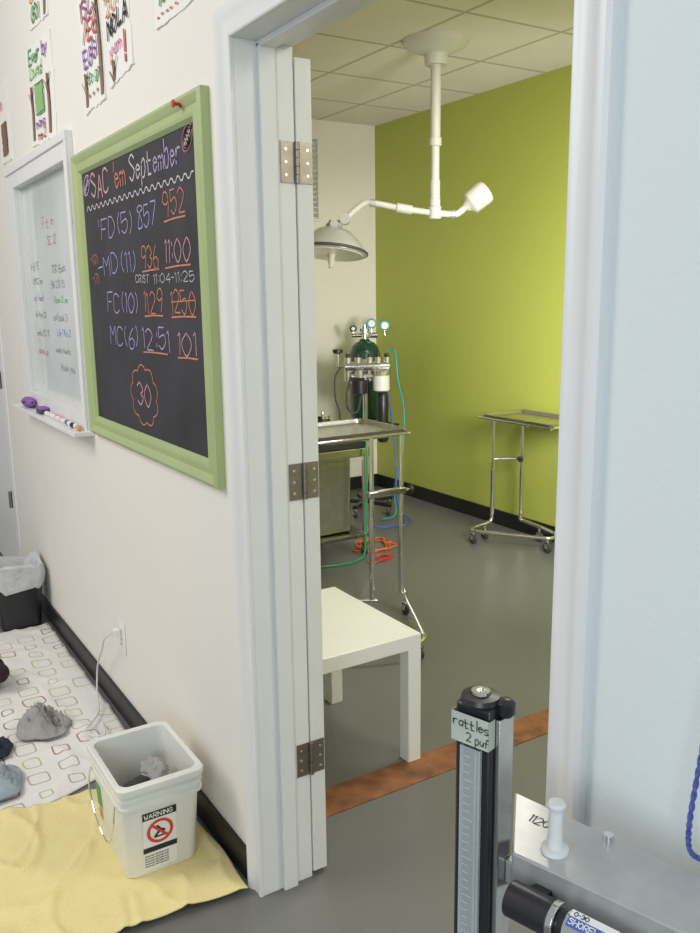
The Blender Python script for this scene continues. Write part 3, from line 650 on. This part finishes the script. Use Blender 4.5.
for k in range(6):
    y=1.66+k*.032;x=-4.25+random.uniform(-.02,.02);e=thing('surgical_forceps',(x,y,.694),'slim steel surgical forceps lying on the steel cart','forceps',group='instruments on the cart')
    zz=.699
    g=G();g.tube([(x+.08,y-.006,zz),(x+.02,y-.008,zz+.002),(x-.04,y,zz+.002),(x-.07,y+.008,zz+.002)],.0035,CHROME,8);g.make('shank',parent=e)
    g=G();g.tube([(x+.08,y-.006,zz),(x+.02,y+.010,zz+.006),(x-.04,y+.002,zz+.006),(x-.07,y-.008,zz+.002)],.0035,CHROME,8);g.make('shank',parent=e)
    for s in (-1,1):
        c=(x-.085,y+.010*s,zz+.002);g=G();g.tube([(c[0]+.012*math.cos(t),c[1]+.010*math.sin(t),c[2]) for t in [q*1.047 for q in range(6)]],.0025,CHROME,8,closed=True);g.make('finger_ring',parent=e)

# ------------------------------------------------------------------ gas cylinder and anaesthesia stand in corner
CX,CY=-5.30,2.61
e=thing('oxygen_cylinder',(CX,CY,.62),'dark green oxygen cylinder with regulator and teal gauges','gas cylinder')
g=G();g.lathe([(.07,.622),(.106,.64),(.114,.67),(.114,1.09),(.111,1.13),(.098,1.168),(.072,1.195),(.04,1.21),(.034,1.225)],(CX,CY,0),(0,0,1),GREENC,36);g.make('cylinder_body',parent=e)
g=G();g.lathe([(.024,0),(.024,.045),(.036,.05),(.036,.085),(.018,.09),(.018,.11)],(CX,CY,1.215),(0,0,1),CHROME,16);g.cyl((CX,CY,1.25),(CX+.05,CY+.08,1.25),.020,CHROME);g.cyl((CX,CY,1.25),(CX-.05,CY-.08,1.25),.015,CHROME);g.make('valve',parent=e)
for dx,dy,dz,dr in ((.025,.045,1.335,.038),(.078,.125,1.32,.038),(-.045,-.07,1.30,.026)):
    g=G();p=(CX+dx,CY+dy,dz);g.cyl((CX+dx,CY+dy,1.25),p,.008,CHROME);g.lathe([(dr,0),(dr,.022),(dr-.004,.026)],(p[0],p[1],p[2]),(.85,-.5,0),TEAL if dr>.03 else BLACK,20);o=g.make('gauge',parent=e)
    g=G();g.cyl(Vector(p)+Vector((.85,-.5,0))*.0265,Vector(p)+Vector((.85,-.5,0))*.0275,dr-.013,WPL);g.make('dial',parent=o)
e=thing('anesthesia_machine',(-5.05,2.42,0),'anaesthesia stand with chrome manifold, vaporizer canisters and hoses','medical machine')
sx,sy=-5.02,2.43
g=G();g.cyl((sx,sy,.09),(sx,sy,1.10),.018,CHROME);g.make('pole',parent=e)
g=G();g.box((CX-.10,CY-.09,.60),(sx+.02,CY+.10,.621),BLACK);g.box((sx-.03,sy-.03,.56),(sx+.03,CY,.60),BLACK);g.make('cylinder_shelf',parent=e,bevel=.003)
for k in range(5):
    a=k*1.2566+.3;g=G();g.box((sx,sy-.018,.065),(sx+.22,sy+.018,.095),BLACK,R=Matrix.Rotation(a,3,'Z'),c=(sx,sy,.08));g.make('base_leg',parent=e,bevel=.004);caster(e,sx+.20*math.cos(a),sy+.20*math.sin(a),.07,.025)
rv=Vector((.528,.849,0));fv=Vector((.849,-.528,0));B=Vector((sx,sy,0))
def P(s,f_,z): q=B+rv*s+fv*f_;return Vector((q.x,q.y,z))
g=G();g.cyl(P(-.14,.03,1.05),P(.17,.03,1.05),.036,CHROME);g.cyl(P(-.10,.03,.98),P(.14,.03,.98),.028,CHROME)
for s in (-.12,-.05,.03,.09,.15): g.cyl(P(s,.03,.95),P(s,.03,1.115),.026,CHROME);g.cyl(P(s,.03,1.115),P(s,.03,1.14),.016,BLACK)
g.box(P(-.06,.0,.93)-Vector((.04,.04,0)),P(-.06,.0,1.0)+Vector((.04,.04,0)),STEEL)
g.make('manifold',parent=e)
g=G();g.lathe([(.03,0),(.055,.01),(.055,.10),(.035,.12)],P(-.04,.08,.86),(0,0,1),BLACK,24);g.cyl(P(-.04,.08,.98),P(-.04,.08,1.03),.030,CHROME);g.make('vaporizer',parent=e)
g=G();g.lathe([(.04,0),(.058,.01),(.058,.11),(.045,.12)],P(.11,.08,.88),(0,0,1),WPL,24);g.lathe([(.060,0),(.060,.03)],P(.11,.08,.995),(0,0,1),CHROME,24);g.make('absorber_canister',parent=e)
g=G();g.lathe([(.03,0),(.040,.02),(.040,.33),(.03,.35)],P(.12,.05,.52),(0,0,1),BLACK,20);g.make('breathing_bag_canister',parent=e)
g=G();g.lathe([(.02,0),(.036,.008),(.036,.03),(.015,.035)],P(-.19,.02,1.14),(0,0,1),BLACK,18);g.cyl(P(-.19,.02,1.05),P(-.19,.02,1.14),.010,CHROME);g.cyl(P(-.19,.02,1.05),P(-.12,.03,1.05),.010,CHROME);g.make('flow_knob',parent=e)
g=G();g.tube([P(-.17,.06,1.05),P(-.21,.08,.98),P(-.21,.09,.84),P(-.18,.10,.72),P(-.20,.09,.60)],.006,RUBBER,8);g.make('breathing_hose',parent=e)
g=G();g.tube([P(-.10,.06,.98),P(-.13,.08,.86),P(-.12,.09,.76),P(-.06,.09,.74),P(-.03,.08,.86)],.008,RUBBER,8);g.make('breathing_hose',parent=e)
g=G();g.tube([P(.16,-.02,1.15),P(.21,.0,1.15),P(.23,.02,.95),P(.27,.02,.75),P(.26,.05,.45),P(.20,.10,.2),P(.2,.2,.03),P(.10,.30,.02)],.006,TEAL,10);g.make('gas_hose',parent=e)
g=G();g.tube([P(.14,.03,.95),P(.20,.05,.55),P(.22,.18,.1),P(.30,.35,.02),P(.15,.5,.02),P(.0,.5,.02)],.006,BLUEH,10);g.make('gas_hose',parent=e)
e=thing('gas_hose',(-4.05,1.80,0),'green rubber hose hanging off the cart to the floor','hose')
g=G();g.tube([(-4.20,1.84,.702),(-4.11,1.84,.705),(-4.085,1.83,.6),(-4.08,1.82,.3),(-4.07,1.80,.05),(-4.05,1.74,.010),(-4.03,1.62,.010),(-4.06,1.5,.010)],.006,GRNH,10);g.make('hose_length',parent=e)
def coil(name,c,m,lab,r0,n,seed,z,rad=.0045):
    pts=[]
    for k in range(n):
        a=k*.8;r=r0*(1+.45*math.sin(k*1.7+seed));pts.append((c[0]+r*math.cos(a)*.9,c[1]+r*math.sin(a)*1.4,z+.004*(k%3)))
    e=thing(name,(c[0],c[1],0),lab,'cable');g=G();g.tube(pts,rad,m,8);g.make('cable_length',parent=e)
coil('extension_cable',(-4.26,1.99),ORC,'orange extension cable tangled on the floor under cart',.10,24,1,.006)
coil('extension_cable',(-4.00,1.86),REDC,'red cable tangled on the grey floor by cart',.05,14,3,.006)

# ------------------------------------------------------------------ surgical lamp
M0=Vector((-3.70,2.02,0));RH=Vector((.528,.849,0))
def Q(s,z,f_=0): 
    q=M0+RH*s+fv*f_;return Vector((q.x,q.y,z))
e=thing('surgical_lamp',(M0.x,M0.y,2.8),'white ceiling-mounted surgical light with dome head on jointed arms','surgical lamp')
g=G();g.lathe([(.17,0),(.17,-.012),(.155,-.03),(.10,-.055),(.06,-.07),(.055,-.12)],(M0.x,M0.y,2.80),(0,0,1),LAMPW,36);g.make('ceiling_canopy',parent=e)
g=G();g.cyl(Q(0,2.70),Q(0,2.30),.026,LAMPW);g.cyl(Q(0,2.33),Q(0,2.29),.032,LAMPW);g.cyl(Q(0,2.30),Q(0,2.0),.022,LAMPW);g.cyl(Q(0,2.12),Q(0,2.03),.026,LAMPW);g.make('drop_pole',parent=e)
g=G();g.cyl(Q(0,1.99),Q(0,1.925),.033,LAMPW);g.cyl(Q(0,2.03),Q(0,1.99),.028,LAMPW);g.make('swivel_joint',parent=e,bevel=.004)
g=G();g.tube([Q(0,1.955),Q(-.17,1.98),Q(-.33,2.012),Q(-.37,2.010),Q(-.41,1.985),Q(-.47,1.935)],.016,LAMPW,14,seg=3);g.cyl(Q(-.12,1.972),Q(-.20,1.986),.024,LAMPW);g.cyl(Q(-.31,2.008),Q(-.34,2.012),.021,PGREY);g.make('arm',parent=e)
g=G();g.tube([Q(0,1.955),Q(.10,1.948),Q(.13,1.958),Q(.18,2.0)],.017,LAMPW,14,seg=3);g.cyl(Q(.085,1.948),Q(.11,1.949),.022,PGREY);g.make('arm',parent=e)
ax=(RH*.80+Vector((0,0,.60))).normalized()
g=G();g.lathe([(.024,-.03),(.035,-.01),(.056,.0),(.060,.006),(.062,.09),(.058,.105),(.050,.112),(.01,.114)],Q(.185,2.0),ax,LAMPW,28);g.make('counterweight',parent=e)
dn=(Vector((0,0,1))+RH*.10+fv*-.16).normalized();hc=Q(-.545,1.765)
g=G();g.lathe([(.178,-.012),(.186,-.010),(.188,.0),(.184,.010),(.172,.024),(.152,.050),(.122,.082),(.085,.110),(.045,.126),(.02,.130)],hc,dn,LAMPD,44);g.lathe([(.044,0),(.044,.025),(.036,.03),(.03,.045)],hc+dn*.116,dn,PGREY,24);head=g.make('lamp_head',parent=e)
g=G();g.lathe([(.189,-.008),(.193,-.004),(.193,.004),(.186,.009)],hc,dn,RUBBER,44,cap=False);g.make('rim',parent=head)
g=G();g.lathe([(.168,-.016),(.172,-.006),(.12,.004)],hc,dn,LAMPG,44);g.make('lens',parent=head)
g=G();g.lathe([(.02,-.01),(.018,-.055),(.012,-.065),(.012,-.085)],hc,dn,LAMPW,18);g.make('grip_handle',parent=head)
g=G();g.tube([Q(-.47,1.935),Q(-.50,1.915),Q(-.52,1.90)],.016,LAMPW,12);g.cyl(Q(-.475,1.93,-.04),Q(-.475,1.93,.05),.028,PGREY);g.cyl(Q(-.53,1.905,-.03),Q(-.53,1.905,.04),.022,PGREY);g.make('yoke',parent=e)

# ------------------------------------------------------------------ foreground machine
u=Vector((.957,.29,0));nn=Vector((.29,-.957,0));ZT=.90
e=thing('anesthesia_machine',(-.60,-.13,0),'grey metal anaesthesia machine with black flowmeter column and white port','medical machine')
A=[(-.645,-.216),(-.25,-.094),(-.285,-.022),(-.735,-.128)]
g=G();g.prism(A,ZT-.062,ZT,PGREY);sh=g.make('shelf',parent=e,bevel=.0025,smooth=False)
g=G();g.cyl((-.60,-.106,ZT),(-.60,-.106,ZT+.008),.006,CHROME);g.make('screw',parent=sh)
g=G();g.text("11205",Vector((-.680,-.158,ZT+.0006)),u,Vector((-.29,.957,0)),.015,.0013,I_K,wd=.5);g.make('handwriting',parent=sh,smooth=False)
g=G();g.lathe([(.016,0),(.016,.004),(.009,.006),(.0078,.052),(.010,.054),(.011,.059),(.009,.062)],(-.621,-.172,ZT),(0,0,1),WPL,24);g.make('port_plug',parent=e)
g=G();p0=Vector((-.622,-.238,.866));g.cyl(p0,p0+u*.052,.020,BLACK,n=28);g.cyl(p0+u*.052,p0+u*.060,.021,CHROME,n=28);g.cyl(p0+u*.060,p0+u*.070,.015,BLACK,n=28);g.cyl(p0+u*.070,p0+u*.150,.019,CHROME,n=28);g.box((-.615,-.235,.856),(-.595,-.195,.876),BLACK);g.make('pressure_relief_valve',parent=e,bevel=.001)
g=G();ns=(nn*.35+UZ*.94).normalized()
vs_=(UZ-ns*UZ.dot(ns)).normalized();c0=p0+u*.074+ns*.0196-vs_*.010
def quad(g,o,a,b,m):
    i=g.mi(m);g._f([g.bm.verts.new(p) for p in (o,o+a,o+a+b,o+b)],i)
quad(g,c0,u*.052,vs_*.020,I_B);quad(g,c0+ns*.0003+vs_*.012,u*.052,vs_*.008,WPL)
g.text("SHORELINE",c0+ns*.0006+vs_*.003+u*.002,u,vs_,.0068,.0012,WPL,jit=0,wd=.62)
g.text("0-30",c0+ns*.0006+vs_*.0135+u*.004,u,vs_,.005,.001,I_K,jit=0,wd=.7);g.make('maker_sticker',parent=e,smooth=False)
# flowmeter column
cc=Vector((-.687,-.2305,0));TZ=1.075
def Cq(s,d,z): q=cc+u*s+nn*d;return Vector((q.x,q.y,z))
def cbox(g,s0,s1,d0,d1,z0,z1,m): g.prism([Cq(s0,d0,0)[:2],Cq(s1,d0,0)[:2],Cq(s1,d1,0)[:2],Cq(s0,d1,0)[:2]],z0,z1,m)
g=G();cbox(g,-.024,.024,-.018,.016,.60,TZ,BLACK);col=g.make('flowmeter_column',parent=e,bevel=.004)
g=G();cbox(g,.0242,.031,-.022,.008,.60,TZ-.012,STEEL);g.make('side_rail',parent=e,bevel=.001)
g=G();cbox(g,-.013,.013,.0162,.0168,.62,TZ-.05,RUBBER)
for k in range(39):
    z=.63+k*.01;cbox(g,-.011,-.003 if k%5 else .002,.0169,.0171,z,z+.001,WPL)
g.make('scale_panel',parent=col)
g=G();cbox(g,-.0135,-.0115,.0169,.021,.62,TZ-.05,ACRY);cbox(g,.0115,.0135,.0169,.021,.62,TZ-.05,ACRY);cbox(g,-.0135,.0135,.0200,.0212,.62,TZ-.05,ACRY);g.make('sight_glass',parent=col)
g=G();g.cyl(Cq(.006,.0182,.63),Cq(.006,.0182,TZ-.055),.0014,CHROME);g.make('float_tube',parent=col)
g=G();g.lathe([(.023,0),(.024,.003),(.022,.008),(.012,.010),(.011,.005)],Cq(0,0,TZ),(0,0,1),BLACK,28);g.lathe([(.012,0),(.011,.008),(.006,.008),(.005,.004)],Cq(0,0,TZ+.005),(0,0,1),CHROME,20);g.make('top_cap',parent=col)
g=G();tz=TZ-.046;cbox(g,-.0247,.0247,.0213,.0219,tz,tz+.036,TAPE);cbox(g,-.0252,-.0245,-.017,.0219,tz+.001,tz+.036,TAPE);cbox(g,.0243,.0250,.009,.0219,tz,tz+.035,TAPE)
g.text("rattles",Cq(-.0222,.0224,tz+.020),u,UZ,.0125,.0013,I_K,wd=.56,jit=.05);g.text("2 puf",Cq(-.004,.0224,tz+.0045),u,UZ,.0105,.0012,I_K,wd=.55,jit=.05);g.make('tape_label',parent=col,smooth=False)
g=G();g.lathe([(.007,-.003),(.011,.002),(.011,.014),(.006,.018)],Cq(.029,-.007,TZ-.009),(0,0,1),BLACK,18);g.make('knob',parent=e)
g=G();cbox(g,.031,.07,-.03,-.01,.85,.88,PGREY);g.make('mount_bracket',parent=e,bevel=.002)
g=G();g.cyl((-.52,-.13,.09),(-.52,-.13,.84),.02,CHROME);g.make('pole',parent=e)
for k in range(5):
    a=k*1.2566+.0;g=G();g.box((-.52,-.15,.06),(-.52+.17,-.11,.09),PGREY,R=Matrix.Rotation(a-.6,3,'Z'),c=(-.52,-.13,.08))
    if k in (1,2): g.bm.free();continue
    g.make('base_leg',parent=e,bevel=.004)
e=thing('cord',(-.54,-.07,ZT),'blue and white braided cord hanging over grey machine','cord')
for ph in (0,math.pi):
    g=G();base=catmull([Vector(p) for p in ((-.508,-.036,1.25),(-.518,-.038,1.15),(-.526,-.041,1.07),(-.531,-.046,1.0),(-.534,-.050,.94),(-.529,-.053,.909),(-.510,-.053,.906),(-.475,-.052,.906),(-.42,-.052,.906))],14)
    pts=[]
    for k,p in enumerate(base):
        c,s_=math.cos(k*1.0+ph)*.0015,math.sin(k*1.0+ph)*.0015
        pts.append(p+(Vector((c,s_,0)) if k<70 else Vector((0,c,s_))))
    g.tube(pts,.0021,BCORD,8,smooth=False);g.make('strand',parent=e)

# ------------------------------------------------------------------ lights
def area(name,loc,tgt,size,sy,power,col,spread=180):
    L=bpy.data.lights.new(name,'AREA');L.shape='RECTANGLE';L.size=size;L.size_y=sy;L.energy=power;L.color=col;L.spread=math.radians(spread)
    o=bpy.data.objects.new(name,L);COL.objects.link(o);o.location=loc;d=Vector(tgt)-Vector(loc);o.rotation_euler=d.to_track_quat('-Z','Y').to_euler();return o
area('fluorescent_room_light',(-2.3,1.7,2.78),(-2.3,1.7,0),.6,1.2,34,(1,.97,.90))
area('fluorescent_room_light',(.1,1.7,2.78),(.1,1.7,0),.6,1.2,34,(1,.97,.90))
area('green_wall_fill',(-1.75,1.7,1.4),(-3.9,2.98,1.20),.5,.6,25,(1,.98,.93),100)  # unseen fill added to make the bright patch on the green wall
area('ceiling_light',(-2.9,-2.4,3.0),(-3.0,-.5,.8),1.6,1.6,56,(1,.94,.84))
area('window_daylight',(1.5,-2.6,1.9),(-.4,0,1.3),1.4,1.8,52,(.76,.91,1))
w=bpy.data.worlds.new('world');S.world=w;w.use_nodes=True;bgn=w.node_tree.nodes['Background'];bgn.inputs[0].default_value=(.93,.95,1,1);bgn.inputs[1].default_value=.43

# ------------------------------------------------------------------ camera
C=Vector((0,-.83,1.53));yaw=math.radians(31.9);p=math.radians(11.3);ro=math.radians(.76)
fh=Vector((-math.cos(yaw),math.sin(yaw),0));Rh=Vector((fh.y,-fh.x,0));F=fh*math.cos(p)-UZ*math.sin(p);U=Rh.cross(F)
R_=Rh*math.cos(ro)-U*math.sin(ro);U2=U*math.cos(ro)+Rh*math.sin(ro)
cam=bpy.data.cameras.new('camera');co=bpy.data.objects.new('camera',cam);COL.objects.link(co);S.camera=co
cam.sensor_fit='VERTICAL';cam.sensor_height=36;cam.lens=36*850/933;cam.clip_start=.02
M=Matrix((R_,U2,-F)).transposed().to_4x4();M.translation=C;co.matrix_world=M
